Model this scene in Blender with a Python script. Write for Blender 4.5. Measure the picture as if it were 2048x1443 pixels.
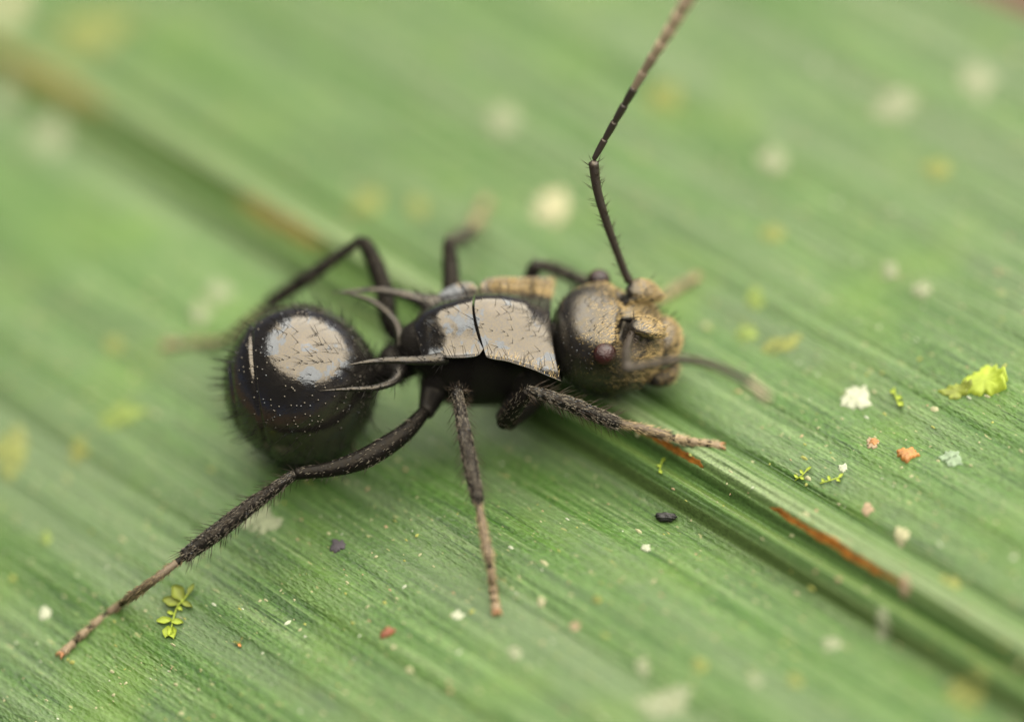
# A black armoured ant standing across the midrib of a green leaf.  1 Blender unit = 1 mm.
import bpy, math, random
import numpy as np
from mathutils import Vector

for o in list(bpy.data.objects):
    bpy.data.objects.remove(o, do_unlink=True)
random.seed(7)
RNG = np.random.default_rng(11)
sc = bpy.context.scene
COL = sc.collection

# ------------------------------------------------------------------ camera
PXMM, DIST = 105.0, 90.0                     # photo pixels per mm in the focal plane, lens distance
ELEV, ROLL = math.radians(45), math.radians(12)
FWD = np.array([0, math.cos(ELEV), -math.sin(ELEV)])
UP0 = np.array([0, math.sin(ELEV), math.cos(ELEV)])
XAX = np.array([1.0, 0, 0])
RGT = math.cos(ROLL) * XAX - math.sin(ROLL) * UP0
UPV = math.sin(ROLL) * XAX + math.cos(ROLL) * UP0
CAM = -DIST * FWD - (900 - 1024) / PXMM * RGT + (1090 - 721.5) / PXMM * UPV
cam = bpy.data.cameras.new('camera')
cam.sensor_width = 36.0
cam.lens = 36.0 * DIST / (2048 / PXMM)
cam.clip_start, cam.clip_end = 0.5, 20000
cam.dof.use_dof = True
cam.dof.focus_distance = DIST
cam.dof.aperture_fstop = cam.lens * 1e-3 / (2 * 4.0)
camo = bpy.data.objects.new('camera', cam)
COL.objects.link(camo)
from mathutils import Matrix
camo.matrix_world = Matrix(((RGT[0], UPV[0], -FWD[0], CAM[0]), (RGT[1], UPV[1], -FWD[1], CAM[1]),
                            (RGT[2], UPV[2], -FWD[2], CAM[2]), (0, 0, 0, 1)))
sc.camera = camo

# ------------------------------------------------------------------ light: wide soft lamp standing in for the flash diffuser, dim sky
SUN = np.array([0.39, 0.15, 0.91]); SUN /= np.linalg.norm(SUN)
world = bpy.data.worlds.new('World'); sc.world = world; world.use_nodes = True
wn = world.node_tree.nodes; wl = world.node_tree.links
sky = wn.new('ShaderNodeTexSky'); sky.sky_type = 'NISHITA'; sky.sun_disc = False
sky.air_density = 0.06; sky.ozone_density = 0.0
sky.sun_elevation = math.asin(SUN[2]); sky.sun_rotation = math.atan2(SUN[0], SUN[1])
bg = wn['Background']; bg.inputs['Strength'].default_value = 0.05
wl.new(sky.outputs[0], bg.inputs[0])
sl = bpy.data.lights.new('flash_sun', 'SUN'); sl.energy = 5.0; sl.angle = math.radians(112); sl.color = (1.0, 0.94, 0.82)
so = bpy.data.objects.new('flash_sun', sl); COL.objects.link(so)
so.rotation_euler = Vector((-SUN[0], -SUN[1], -SUN[2])).to_track_quat('-Z', 'Y').to_euler()
sc.view_settings.view_transform = 'Standard'; sc.view_settings.look = 'None'
sc.view_settings.gamma = 1.0; sc.view_settings.use_curve_mapping = False
sc.view_settings.exposure = 1.92
sc.cycles.use_adaptive_sampling = False
sc.cycles.max_bounces = 6
sc.cycles.use_denoising = True

# ------------------------------------------------------------------ helpers
def ray(px, py): return FWD * DIST + RGT * (px - 1024) / PXMM - UPV * (py - 721.5) / PXMM
def Pz(px, py, z=0.0):                        # a pixel's point at height z above the leaf plane
    v = ray(px, py); return CAM + v * ((z - CAM[2]) / v[2])
def Pd(px, py, d=0.0): return CAM + ray(px, py) * ((DIST + d) / DIST)   # ... at depth d behind the focal plane

class MB:
    """collects geometry for ONE mesh object"""
    def __init__(s): s.v = []; s.f = []; s.m = []; s.n = 0
    def add(s, v, f, mat=0):
        v = np.asarray(v, float).reshape(-1, 3)
        s.v.append(v); s.f += [tuple(int(i) + s.n for i in q) for q in f]; s.m += [mat] * len(f); s.n += len(v)
    def verts(s): return np.concatenate(s.v)
    def build(s, name, mats, parent=None, smooth=True):
        me = bpy.data.meshes.new(name)
        me.from_pydata(s.verts().tolist(), [], s.f)
        for m in (mats if isinstance(mats, (list, tuple)) else [mats]): me.materials.append(m)
        me.polygons.foreach_set('material_index', np.array(s.m, dtype=np.int32))
        if smooth: me.polygons.foreach_set('use_smooth', np.ones(len(me.polygons), dtype=bool))
        me.update()
        o = bpy.data.objects.new(name, me); COL.objects.link(o)
        if parent is not None: o.parent = parent
        return o

def tag(o, label=None, cat=None, group=None, kind=None):
    for k, v in (('label', label), ('category', cat), ('group', group), ('kind', kind)):
        if v: o[k] = v
    return o
def empty(name, loc=(0, 0, 0), rz=0.0, parent=None):
    o = bpy.data.objects.new(name, None); COL.objects.link(o)
    o.location = [float(a) for a in loc]; o.rotation_euler = (0, 0, rz); o.empty_display_size = 0.2
    if parent is not None: o.parent = parent
    return o

def spline(pts, n, rad=None):
    """Catmull-Rom through pts, n samples per span (radii are interpolated with it)"""
    P = np.asarray(pts, float)
    if rad is not None: P = np.column_stack([P, np.asarray(rad, float)])
    Q = np.vstack([2 * P[0] - P[1], P, 2 * P[-1] - P[-2]]); out = []
    for i in range(1, len(Q) - 2):
        for t in np.linspace(0, 1, n, endpoint=False):
            a, b, c, d = Q[i - 1], Q[i], Q[i + 1], Q[i + 2]
            out.append(0.5 * (2 * b + (c - a) * t + (2 * a - 5 * b + 4 * c - d) * t * t + (3 * b - a - 3 * c + d) * t ** 3))
    out.append(P[-1]); out = np.array(out)
    if rad is None: return out
    return out[:, :3], np.maximum(out[:, 3], 0.002)

def tube(mb, pts, rad, sides=14, mat=0, flat=1.0, ref=(0, 0, 1)):
    """closed tapered tube along pts; flat squashes it along the ref side"""
    P = np.asarray(pts, float); n = len(P); rad = np.broadcast_to(np.asarray(rad, float), (n,))
    T = np.gradient(P, axis=0); T /= np.linalg.norm(T, axis=1)[:, None] + 1e-12
    ref = np.asarray(ref, float); V = []
    a0 = np.linspace(0, 2 * math.pi, sides, endpoint=False)
    up = ref
    for i in range(n):
        s = np.cross(T[i], up)
        if np.linalg.norm(s) < 1e-3: s = np.cross(T[i], np.array([1.0, 0.3, 0.1]))
        s /= np.linalg.norm(s); w = np.cross(s, T[i]); up = w
        V.append(P[i] + rad[i] * (np.cos(a0)[:, None] * s + flat * np.sin(a0)[:, None] * w))
    V = np.concatenate(V + [P[:1] - T[:1] * rad[0] * 0.6, P[-1:] + T[-1:] * rad[-1] * 0.6])
    F = []
    for i in range(n - 1):
        for k in range(sides):
            k2 = (k + 1) % sides
            F.append((i * sides + k2, i * sides + k, (i + 1) * sides + k, (i + 1) * sides + k2))
    c0, c1 = n * sides, n * sides + 1
    for k in range(sides):
        k2 = (k + 1) % sides
        F.append((c0, k, k2)); F.append((c1, (n - 1) * sides + k2, (n - 1) * sides + k))
    mb.add(V, F, mat)

def blob(mb, c, r, mat=0, nu=48, nv=32, fn=None, axes=None):
    """ellipsoid, optionally reshaped by fn(unit directions, points)"""
    th = np.linspace(0, math.pi, nv + 1)[1:-1]; ph = np.linspace(0, 2 * math.pi, nu, endpoint=False)
    d = np.array([[math.cos(t), math.sin(t) * math.cos(p), math.sin(t) * math.sin(p)] for t in th for p in ph])
    d = np.vstack([d, [1, 0, 0], [-1, 0, 0]])
    p = d * np.asarray(r, float)
    if fn is not None: p = fn(d, p)
    if axes is not None: p = p @ np.asarray(axes, float)
    F = []; m = nv - 1
    for i in range(m - 1):
        for k in range(nu):
            k2 = (k + 1) % nu
            F.append((i * nu + k, (i + 1) * nu + k, (i + 1) * nu + k2, i * nu + k2))
    for k in range(nu):
        k2 = (k + 1) % nu
        F.append((m * nu, k, k2)); F.append((m * nu + 1, (m - 1) * nu + k2, (m - 1) * nu + k))
    mb.add(p + np.asarray(c, float), F, mat)

def surface_samples(v, f, n):
    """n random points with normals spread over the quads/triangles of a mesh"""
    tri = []
    for q in f:
        tri.append(q[:3])
        if len(q) == 4: tri.append((q[0], q[2], q[3]))
    tri = np.array(tri); a, b, c = v[tri[:, 0]], v[tri[:, 1]], v[tri[:, 2]]
    nn = np.cross(b - a, c - a); ar = np.linalg.norm(nn, axis=1)
    idx = RNG.choice(len(tri), n, p=ar / ar.sum())
    r1, r2 = np.sqrt(RNG.random(n)), RNG.random(n)
    p = (1 - r1)[:, None] * a[idx] + (r1 * (1 - r2))[:, None] * b[idx] + (r1 * r2)[:, None] * c[idx]
    return p, nn[idx] / (ar[idx][:, None] + 1e-12)

def hairs(mb, p, direction, length, rad, bend, mat=0):
    """one tapered three-sided bent hair per point"""
    n = len(p); d = direction / (np.linalg.norm(direction, axis=1)[:, None] + 1e-9)
    length = np.broadcast_to(length, (n,)); rad = np.broadcast_to(rad, (n,))
    s = np.cross(d, np.array([0.31, 0.17, 0.93])); s /= np.linalg.norm(s, axis=1)[:, None] + 1e-9
    w = np.cross(s, d); V = np.zeros((n, 7, 3))
    for j, (t, q) in enumerate(((-0.04, 1.0), (0.5, 0.7))):
        c = p + d * (length * t)[:, None] + bend * (length * max(t, 0) ** 2)[:, None]
        for k in range(3):
            a = 2 * math.pi * k / 3
            V[:, j * 3 + k] = c + (rad * q)[:, None] * (math.cos(a) * s + math.sin(a) * w)
    V[:, 6] = p + d * length[:, None] + bend * length[:, None]
    F0 = [(0, 1, 4, 3), (1, 2, 5, 4), (2, 0, 3, 5), (3, 4, 6), (4, 5, 6), (5, 3, 6)]
    F = [tuple(i * 7 + a for a in q) for i in range(n) for q in F0]
    mb.add(V.reshape(-1, 3), F, mat)

# ------------------------------------------------------------------ materials
class NT:
    def __init__(s, name):
        s.m = bpy.data.materials.new(name); s.m.use_nodes = True
        s.t = s.m.node_tree; s.b = s.t.nodes['Principled BSDF']; s.out = s.t.nodes['Material Output']
        s.co = s.t.nodes.new('ShaderNodeTexCoord').outputs['Object']
    def new(s, typ, **kw):
        n = s.t.nodes.new(typ)
        for k, v in kw.items(): setattr(n, k, v)
        return n
    def link(s, a, b): s.t.links.new(a, b)
    def mapping(s, scale=(1, 1, 1), rot=(0, 0, 0), src=None):
        n = s.new('ShaderNodeMapping'); n.inputs['Scale'].default_value = scale; n.inputs['Rotation'].default_value = rot
        s.link(src or s.co, n.inputs['Vector']); return n.outputs[0]
    def noise(s, scale, detail=3.0, rough=0.55, src=None, dist=0.0):
        n = s.new('ShaderNodeTexNoise'); n.inputs['Scale'].default_value = scale
        n.inputs['Detail'].default_value = detail; n.inputs['Roughness'].default_value = rough
        n.inputs['Distortion'].default_value = dist
        s.link(src or s.co, n.inputs['Vector']); return n.outputs[0]
    def ramp(s, fac, stops, interp='LINEAR'):
        n = s.new('ShaderNodeValToRGB'); n.color_ramp.interpolation = interp
        e = n.color_ramp.elements
        while len(e) < len(stops): e.new(0.5)
        for k, (p, c) in enumerate(stops):
            e[k].position = p; e[k].color = (c, c, c, 1) if isinstance(c, (int, float)) else (*c, 1)
        s.link(fac, n.inputs[0]); return n.outputs[0]
    def mix(s, fac, a, b, blend='MIX'):
        n = s.new('ShaderNodeMix', data_type='RGBA', blend_type=blend)
        for k, x in ((0, fac), (6, a), (7, b)):
            if isinstance(x, (int, float)): n.inputs[k].default_value = x
            elif isinstance(x, tuple): n.inputs[k].default_value = (*x, 1)
            else: s.link(x, n.inputs[k])
        return n.outputs[2]
    def math(s, op, a, b=None):
        n = s.new('ShaderNodeMath', operation=op)
        for k, x in ((0, a), (1, b)):
            if x is None: continue
            if isinstance(x, (int, float)): n.inputs[k].default_value = x
            else: s.link(x, n.inputs[k])
        return n.outputs[0]
    def bump(s, h, strength, dist=0.02, normal=None):
        n = s.new('ShaderNodeBump'); n.inputs['Strength'].default_value = strength; n.inputs['Distance'].default_value = dist
        s.link(h, n.inputs['Height'])
        if normal is not None: s.link(normal, n.inputs['Normal'])
        return n.outputs[0]
    def set(s, **kw):
        for k, v in kw.items():
            i = s.b.inputs[k.replace('_', ' ')]
            if isinstance(v, (int, float)): i.default_value = v
            elif isinstance(v, tuple): i.default_value = (*v, 1) if len(v) == 3 else v
            else: s.link(v, i)
        return s

def mat_cuticle(name, rough=0.2, ior=1.8, patch=None, bumps=0.25, grain=38.0, bdist=0.008, base=(0.006, 0.0055, 0.005), tint=(1.0, 0.87, 0.67), spec=0.5):
    k = NT(name)
    h1 = k.noise(grain, 3.0, 0.6); h2 = k.noise(9.0, 2.0)
    tn = k.noise(1.7, 5.0, 0.62, dist=0.5)
    if patch:
        t = k.mix(k.ramp(tn, [(patch, 0.0), (patch + 0.012, 1.0)]), tint, (0.86, 0.93, 1.0))
        fine = k.noise(26.0, 2.0, 0.7)
        t = k.mix(k.ramp(fine, [(0.42, 0.0), (0.64, 0.5)]), t, (0.66, 0.66, 0.70))
    else:
        t = k.mix(k.ramp(h2, [(0.4, 0.0), (0.65, 0.5)]), tint, (0.75, 0.78, 0.85))
    r = k.ramp(k.noise(6.0, 4.0, 0.7), [(0.3, max(rough - 0.06, 0.04)), (0.75, rough + 0.1)])
    k.set(Base_Color=base, Roughness=r, IOR=ior, Specular_Tint=t, Specular_IOR_Level=spec)
    k.link(k.bump(h1, bumps, bdist, k.bump(h2, 0.15, 0.02)), k.b.inputs['Normal'])
    return k.m

def mat_crust(name, col, cover=0.5, scale=7.0, var=0.35):
    """thin broken crust: the leaf shows through its gaps"""
    k = NT(name); n = k.noise(scale, 4.0, 0.65)
    k.set(Base_Color=k.ramp(k.noise(scale * 1.7, 3.0), [(0.3, tuple(c * (1 - var) for c in col)), (0.7, col)]), Roughness=0.85)
    k.link(k.bump(n, 0.8, 0.03), k.b.inputs['Normal'])
    tr = k.new('ShaderNodeBsdfTransparent'); mx = k.new('ShaderNodeMixShader')
    k.link(k.ramp(n, [(0.62 - cover * 0.5, 0.0), (0.70 - cover * 0.5, 1.0)]), mx.inputs[0])
    k.link(tr.outputs[0], mx.inputs[1]); k.link(k.b.outputs[0], mx.inputs[2]); k.link(mx.outputs[0], k.out.inputs[0])
    return k.m

def mat_plain(name, col, rough=0.6, var=0.35, scale=8.0, sss=0.0, trans=0.0, ior=1.45, bumps=0.3):
    k = NT(name)
    n = k.noise(scale, 4.0, 0.6)
    dark = tuple(c * (1 - var) for c in col); lite = tuple(min(1, c * (1 + var * 0.6)) for c in col)
    k.set(Base_Color=k.ramp(n, [(0.3, dark), (0.72, lite)]), Roughness=rough, IOR=ior)
    k.link(k.bump(k.noise(scale * 4, 3.0), bumps, 0.01), k.b.inputs['Normal'])
    if trans:
        tr = k.new('ShaderNodeBsdfTranslucent'); tr.inputs[0].default_value = (*col, 1)
        mx = k.new('ShaderNodeMixShader'); mx.inputs[0].default_value = trans
        k.link(k.b.outputs[0], mx.inputs[1]); k.link(tr.outputs[0], mx.inputs[2]); k.link(mx.outputs[0], k.out.inputs[0])
    return k.m

M = {}
M['thorax'] = mat_cuticle('thorax_cuticle', 0.15, 1.66, patch=0.54, bumps=0.12)
M['gaster'] = mat_cuticle('gaster_cuticle', 0.13, 1.62, patch=0.55, bumps=0.35, grain=14.0)
M['rough'] = mat_cuticle('striate_cuticle', 0.42, 1.3, bumps=0.9, grain=22.0, spec=0.25)
M['head'] = mat_cuticle('head_cuticle', 0.30, 1.58, bumps=0.6, grain=22.0, tint=(1.0, 0.86, 0.62))
M['leg'] = mat_cuticle('leg_cuticle', 0.24, 1.27, bumps=1.0, grain=15.0, bdist=0.02, base=(0.005, 0.0045, 0.004), spec=0.32)
M['femur'] = mat_cuticle('femur_cuticle', 0.22, 1.27, bumps=0.9, grain=15.0, bdist=0.02, base=(0.004, 0.0035, 0.003), spec=0.2)
M['tarsus'] = mat_cuticle('tarsus_cuticle', 0.5, 1.4, bumps=0.8, grain=24.0, bdist=0.02, base=(0.14, 0.105, 0.07))
M['tarsus_first'] = mat_cuticle('first_tarsus_cuticle', 0.45, 1.35, bumps=0.9, grain=18.0, bdist=0.02, base=(0.06, 0.045, 0.03))
M['antenna'] = mat_cuticle('antenna_cuticle', 0.4, 1.55, bumps=0.7, grain=30.0, base=(0.0124, 0.0093, 0.00744))
M['antenna_tip'] = mat_plain('antenna_tip_down', (0.27, 0.21, 0.14), 0.6)
M['claw'] = mat_plain('claw_amber', (0.186, 0.0806, 0.0279), 0.4)
M['antenna_mid'] = mat_cuticle('antenna_mid_cuticle', 0.45, 1.5, bumps=0.7, grain=30.0, base=(0.13, 0.10, 0.07))
M['hair'] = mat_plain('hair_black', (0.004, 0.003, 0.0025), 0.35, ior=1.2, bumps=0.0)
M['hair_brown'] = mat_plain('hair_brown', (0.020, 0.013, 0.007), 0.35, ior=1.3, bumps=0.0)
M['hair_gold'] = mat_plain('hair_gold', (0.27, 0.19, 0.07), 0.3, var=0.4, scale=3.0, ior=1.5, bumps=0.0)
M['spine'] = mat_cuticle('spine_cuticle', 0.3, 1.45, bumps=0.8, grain=16.0, bdist=0.02)
M['hair_silver'] = mat_plain('hair_silver', (0.15, 0.13, 0.095), 0.4, scale=3.0, ior=1.3, bumps=0.0)
M['hair_tan'] = mat_plain('hair_tan', (0.22, 0.165, 0.085), 0.4, scale=3.0, bumps=0.0)
def mat_eye():
    k = NT('compound_eye')
    vo = k.new('ShaderNodeTexVoronoi'); vo.inputs['Scale'].default_value = 30.0; k.link(k.co, vo.inputs['Vector'])
    k.set(Base_Color=k.ramp(k.noise(4.0), [(0.35, (0.006, 0.003, 0.003)), (0.7, (0.022, 0.005, 0.004))]), Roughness=0.22, IOR=1.38)
    inv = k.math('SUBTRACT', 1.0, vo.outputs['Distance'])
    k.link(k.bump(inv, 0.8, 0.014), k.b.inputs['Normal']); return k.m
M['eye'] = mat_eye()

# ------------------------------------------------------------------ the leaf's surface
_b0 = Pz(0, 110); _b1 = Pz(2048, 1330)
LT = (_b1 - _b0); LT[2] = 0; LT /= np.linalg.norm(LT)         # along the midrib
LS = np.array([LT[1], -LT[0], 0.0])                            # across it
LROT = math.atan2(LT[1], LT[0])
_pk = np.array([(-40, 0.9), (-14, 0.25), (-8, 0.20), (-4, 0.10), (-2.2, 0.04), (-1.35, 0.02), (-1.05, -0.02), (-0.92, -0.13), (-0.8, -0.04),
                (-0.6, 0.10), (-0.36, 0.21), (-0.16, 0.24), (-0.02, 0.12), (0.10, -0.10), (0.22, -0.15), (0.34, -0.03), (0.48, 0.0), (0.62, -0.10),
                (0.78, -0.38), (1.0, -0.46), (1.5, -0.34), (2.4, -0.10), (3.6, 0.04), (5.2, -0.04), (8, -0.45), (14, -1.75), (40, -9.0)])
_vr = np.random.default_rng(5)
_vs = np.cumsum(_vr.uniform(0.22, 0.62, 160)); _vs = np.concatenate([_vs + 1.1, -_vs - 1.1])
_va = _vr.uniform(0.008, 0.034, len(_vs)) * np.where(_vr.random(len(_vs)) < 0.16, -1.3, 1.0)
_vw = _vr.uniform(0.035, 0.10, len(_vs))
def smoothstep(a, b, x):
    t = np.clip((x - a) / (b - a), 0, 1); return t * t * (3 - 2 * t)
def profile(s):
    s = np.asarray(s, float)
    i = np.clip(np.searchsorted(_pk[:, 0], s) - 1, 0, len(_pk) - 2)
    h = np.diff(_pk[:, 0]); dl = np.diff(_pk[:, 1]) / h
    g = np.zeros(len(_pk)); g[1:-1] = np.where(dl[:-1] * dl[1:] > 0, 2 * dl[:-1] * dl[1:] / (dl[:-1] + dl[1:] + 1e-12), 0)
    g[0], g[-1] = dl[0], dl[-1]
    t = (s - _pk[i, 0]) / h[i]
    return ((2 * t**3 - 3 * t**2 + 1) * _pk[i, 1] + (t**3 - 2 * t**2 + t) * h[i] * g[i] + (-2 * t**3 + 3 * t**2) * _pk[i + 1, 1] + (t**3 - t**2) * h[i] * g[i + 1])
def leaf_z(s, t, fine=True):
    s = np.asarray(s, float); t = np.asarray(t, float)
    z = profile(s)
    g = 0.35 + 0.65 * smoothstep(4.0, 17.0, t)                    # the valley beside the midrib grows shallower towards the leaf base
    z = z + np.where((s > 0.5) & (s < 3.6), (1 - g) * np.maximum(0.0, -z) * 0.9, 0.0)
    rb = smoothstep(1.0, 0.8, np.abs(s)) * (0.018 * np.sin(s * 31.0) + 0.010 * np.sin(s * 57.0 + 1.0)) if fine else 0.0
    z = z + rb
    off = smoothstep(1.0, 2.2, np.abs(s))
    z = z + off * (0.035 * np.sin(s * 2.3 + 0.4 * np.sin(t * 0.17)) + 0.02 * np.sin(s * 4.9 + 1.3) + 0.05 * np.sin(t * 0.31 + s * 0.25) + 0.02 * np.sin(t * 0.9 + s * 1.1))
    if fine:
        sw = s + 0.03 * np.sin(t * 0.5 + s * 0.3)
        for a, b, c in zip(_vs, _va, _vw): z = z + b * np.exp(-((sw - a) / c) ** 2)
    return z
def leaf_st(p): q = np.asarray(p) - _b0; return float(q @ LS), float(q @ LT)
def leaf_at(s, t, lift=0.0):
    p = _b0 + LS * s + LT * t; return np.array([p[0], p[1], float(leaf_z(s, t)) + lift])
def P_leaf(px, py, lift=0.0):
    z = 0.0
    for _ in range(12):
        p = Pz(px, py, z); s, t = leaf_st(p); z = 0.5 * z + 0.5 * (float(leaf_z(s, t)) + lift)
    return np.array([p[0], p[1], z])

def mat_leaf(name, dark=1.0):
    k = NT(name)
    rot = (0, 0, -LROT)
    al = k.mapping((0.10, 3.2, 1.0), src=k.mapping(rot=rot))       # streaks along the veins
    al2 = k.mapping((0.35, 11.0, 1.0), src=k.mapping(rot=rot))
    al3 = k.mapping((0.30, 13.0, 1.0), src=k.mapping(rot=rot))
    broad = k.noise(0.22, 3.0, 0.5, src=k.mapping((0.28, 3.6, 1), src=k.mapping(rot=rot)))
    s1 = k.noise(1.0, 3.0, 0.6, src=al); s2 = k.noise(1.0, 3.0, 0.6, src=al2); s3 = k.noise(1.0, 2.0, 0.6, src=al3)
    c = k.ramp(s1, [(0.34, (0.01292, 0.04028, 0.00456)), (0.48, (0.03116, 0.07068, 0.01216)), (0.66, (0.06992, 0.114, 0.03952))])
    c = k.mix(0.5, c, k.ramp(s2, [(0.36, (0.01064, 0.03572, 0.0038)), (0.5, (0.03344, 0.07296, 0.01368)), (0.66, (0.0798, 0.1216, 0.04408))]))
    c = k.mix(k.ramp(s3, [(0.36, 0.85), (0.43, 0.0)]), c, (0.009363, 0.02979, 0.004256))
    c = k.mix(k.ramp(s3, [(0.60, 0.0), (0.66, 0.5)]), c, (0.0912, 0.1216, 0.057))
    mic = k.noise(1.0, 3.0, 0.7, src=k.mapping((8.0, 15.0, 8.0), src=k.mapping(rot=rot)))
    c = k.mix(1.0, c, k.ramp(mic, [(0.32, 0.62), (0.5, 0.98), (0.68, 1.35)]), 'MULTIPLY')
    c = k.mix(k.ramp(broad, [(0.42, 0.05), (0.64, 0.6)]), c, (0.06308, 0.0874, 0.0456))       # grey bands along the veins
    c = k.mix(k.ramp(k.noise(0.35, 2.0), [(0.52, 0.0), (0.72, 0.4)]), c, (0.05958, 0.1064, 0.01277))  # yellower areas
    sp = k.noise(5.5, 2.0, 0.5, src=k.mapping((0.45, 1, 1), src=k.mapping(rot=rot)))
    c = k.mix(k.ramp(sp, [(0.71, 0.0), (0.745, 0.75)]), c, (0.1404, 0.1447, 0.05958))                 # pale dried flecks
    sp2 = k.noise(14.0, 1.0, 0.5, src=k.mapping((0.4, 1, 1), src=k.mapping(rot=rot)))
    c = k.mix(k.ramp(sp2, [(0.72, 0.0), (0.75, 0.7)]), c, (0.1532, 0.1532, 0.07235))
    k.set(Base_Color=c, IOR=1.25, Roughness=k.ramp(k.noise(2.2, 4.0, 0.65), [(0.3, 0.26), (0.7, 0.46)]))
    cell = k.new('ShaderNodeTexVoronoi'); cell.inputs['Scale'].default_value = 1.0
    k.link(k.mapping((7.0, 16.0, 10.0), src=k.mapping(rot=rot)), cell.inputs['Vector'])
    n = k.bump(cell.outputs['Distance'], 0.55, 0.035)
    n = k.bump(mic, 0.6, 0.03, n)
    n = k.bump(s3, 0.45, 0.03, n)
    n = k.bump(s2, 0.35, 0.05, n)
    k.link(n, k.b.inputs['Normal'])
    tr = k.new('ShaderNodeBsdfTranslucent'); k.link(c, tr.inputs[0])
    mx = k.new('ShaderNodeMixShader'); mx.inputs[0].default_value = 0.08
    k.link(k.b.outputs[0], mx.inputs[1]); k.link(tr.outputs[0], mx.inputs[2]); k.link(mx.outputs[0], k.out.inputs[0])
    return k.m
M['leaf'] = mat_leaf('leaf_blade')
def mat_midrib():
    k = NT('leaf_midrib'); rot = (0, 0, -LROT)
    a = k.noise(1.0, 3.0, 0.6, src=k.mapping((0.12, 5.0, 1), src=k.mapping(rot=rot)))
    b = k.noise(1.0, 3.0, 0.6, src=k.mapping((1.2, 22.0, 1), src=k.mapping(rot=rot)))
    sx = k.new('ShaderNodeSeparateXYZ'); k.link(k.mapping(rot=rot), sx.inputs[0])
    y = k.math('ADD', k.math('MULTIPLY', sx.outputs[1], -0.5), k.math('MULTIPLY', k.math('SUBTRACT', a, 0.5), 0.06)); y = k.math('ADD', y, 0.5)
    D_, G_, P_ = (0.01277, 0.03618, 0.005107), (0.03192, 0.0681, 0.01192), (0.08938, 0.1213, 0.05533)
    c = k.ramp(y, [(0.02, G_), (0.055, D_), (0.085, (0.05958, 0.0915, 0.03405)), (0.17, G_), (0.20, (0.06384, 0.09363, 0.03405)), (0.25, G_), (0.29, P_), (0.42, P_), (0.48, (0.04256, 0.07661, 0.01702)), (0.535, D_),
                   (0.58, G_), (0.66, (0.05107, 0.07874, 0.01702)), (0.73, G_), (0.77, D_), (0.83, (0.03618, 0.05533, 0.0149)), (0.95, G_)])
    c = k.mix(0.3, c, k.ramp(a, [(0.3, D_), (0.7, P_)]))
    c = k.mix(k.ramp(b, [(0.3, 0.6), (0.45, 0.0)]), c, (0.01277, 0.03405, 0.005107))
    mic = k.noise(18.0, 2.0); c = k.mix(1.0, c, k.ramp(mic, [(0.35, 0.75), (0.65, 1.25)]), 'MULTIPLY')
    k.set(Base_Color=c, Roughness=0.38, IOR=1.25)
    k.link(k.bump(k.noise(16.0, 3.0), 0.3, 0.02, k.bump(b, 0.5, 0.03)), k.b.inputs['Normal'])
    return k.m
M['midrib'] = mat_midrib()
M['dead'] = mat_plain('dead_tissue_orange', (0.13, 0.05, 0.006), 0.6, var=0.6, scale=5.0, ior=1.25)
M['dead_pale'] = mat_plain('dead_tissue_straw', (0.13, 0.10, 0.028), 0.6, var=0.3, scale=3.0, ior=1.25)
M['soil'] = mat_plain('forest_soil', (0.05, 0.03, 0.015), 0.9, var=0.6, scale=0.05)

# ------------------------------------------------------------------ the setting: forest floor far below, the leaf
mb = MB(); g = 40; xs = np.linspace(-6000, 6000, g)
V = [(x, y, -400 + 12 * math.sin(x * 0.011 + y * 0.007) + 9 * math.sin(y * 0.017 - x * 0.004)) for y in xs for x in xs]
mb.add(V, [(j * g + i, j * g + i + 1, (j + 1) * g + i + 1, (j + 1) * g + i) for j in range(g - 1) for i in range(g - 1)])
tag(mb.build('ground', M['soil']), 'dark brown forest floor far below the leaf', 'ground', kind='structure')

leaf = tag(empty('leaf', leaf_at(0, 14)), 'broad green ribbed leaf with a raised midrib under the ant', 'leaf')
LOFF = np.array(leaf.location)
T0, T1 = -24.0, 52.0
def far_edge(t):                               # the leaf's outer margin on the far half
    return -13.25 - 0.02 * (t - 16) + 0.12 * np.sin(t * 0.5) - 0.004 * (t - 16) ** 2 * 0.0
def strip(name, s0, s1, ns, nt, mat, parent):
    u = np.linspace(0, 1, ns); t = np.linspace(T0, T1, nt)
    tt, uu = np.meshgrid(t, u, indexing='ij')
    a = s0(tt) if callable(s0) else s0; b = s1(tt) if callable(s1) else s1
    ss = a + (b - a) * uu
    z = leaf_z(ss, tt)
    P = _b0[None, None] + ss[..., None] * LS + tt[..., None] * LT; P[..., 2] = z
    top = P.reshape(-1, 3) - LOFF; bot = top - np.array([0, 0, 0.16])
    F = []; N = nt * ns
    for j in range(nt - 1):
        for i in range(ns - 1):
            q = j * ns + i
            F.append((q, q + 1, q + ns + 1, q + ns))
    F2 = [tuple(N + x for x in reversed(q)) for q in F]
    E = []
    for j in range(nt - 1):
        for i, fl in ((0, False), (ns - 1, True)):
            q = (j * ns + i, j * ns + i + ns, N + j * ns + i + ns, N + j * ns + i); E.append(q if fl else q[::-1])
    m = MB(); m.add(np.vstack([top, bot]), F + F2 + E)
    # faces must look up
    o = m.build(name, mat, parent); return o
strip('blade', 0.82, 22.0, 640, 150, M['leaf'], leaf)
strip('blade', far_edge, -0.97, 480, 150, M['leaf'], leaf)
rib = strip('midrib', -0.97, 0.82, 110, 260, M['midrib'], leaf)

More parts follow.
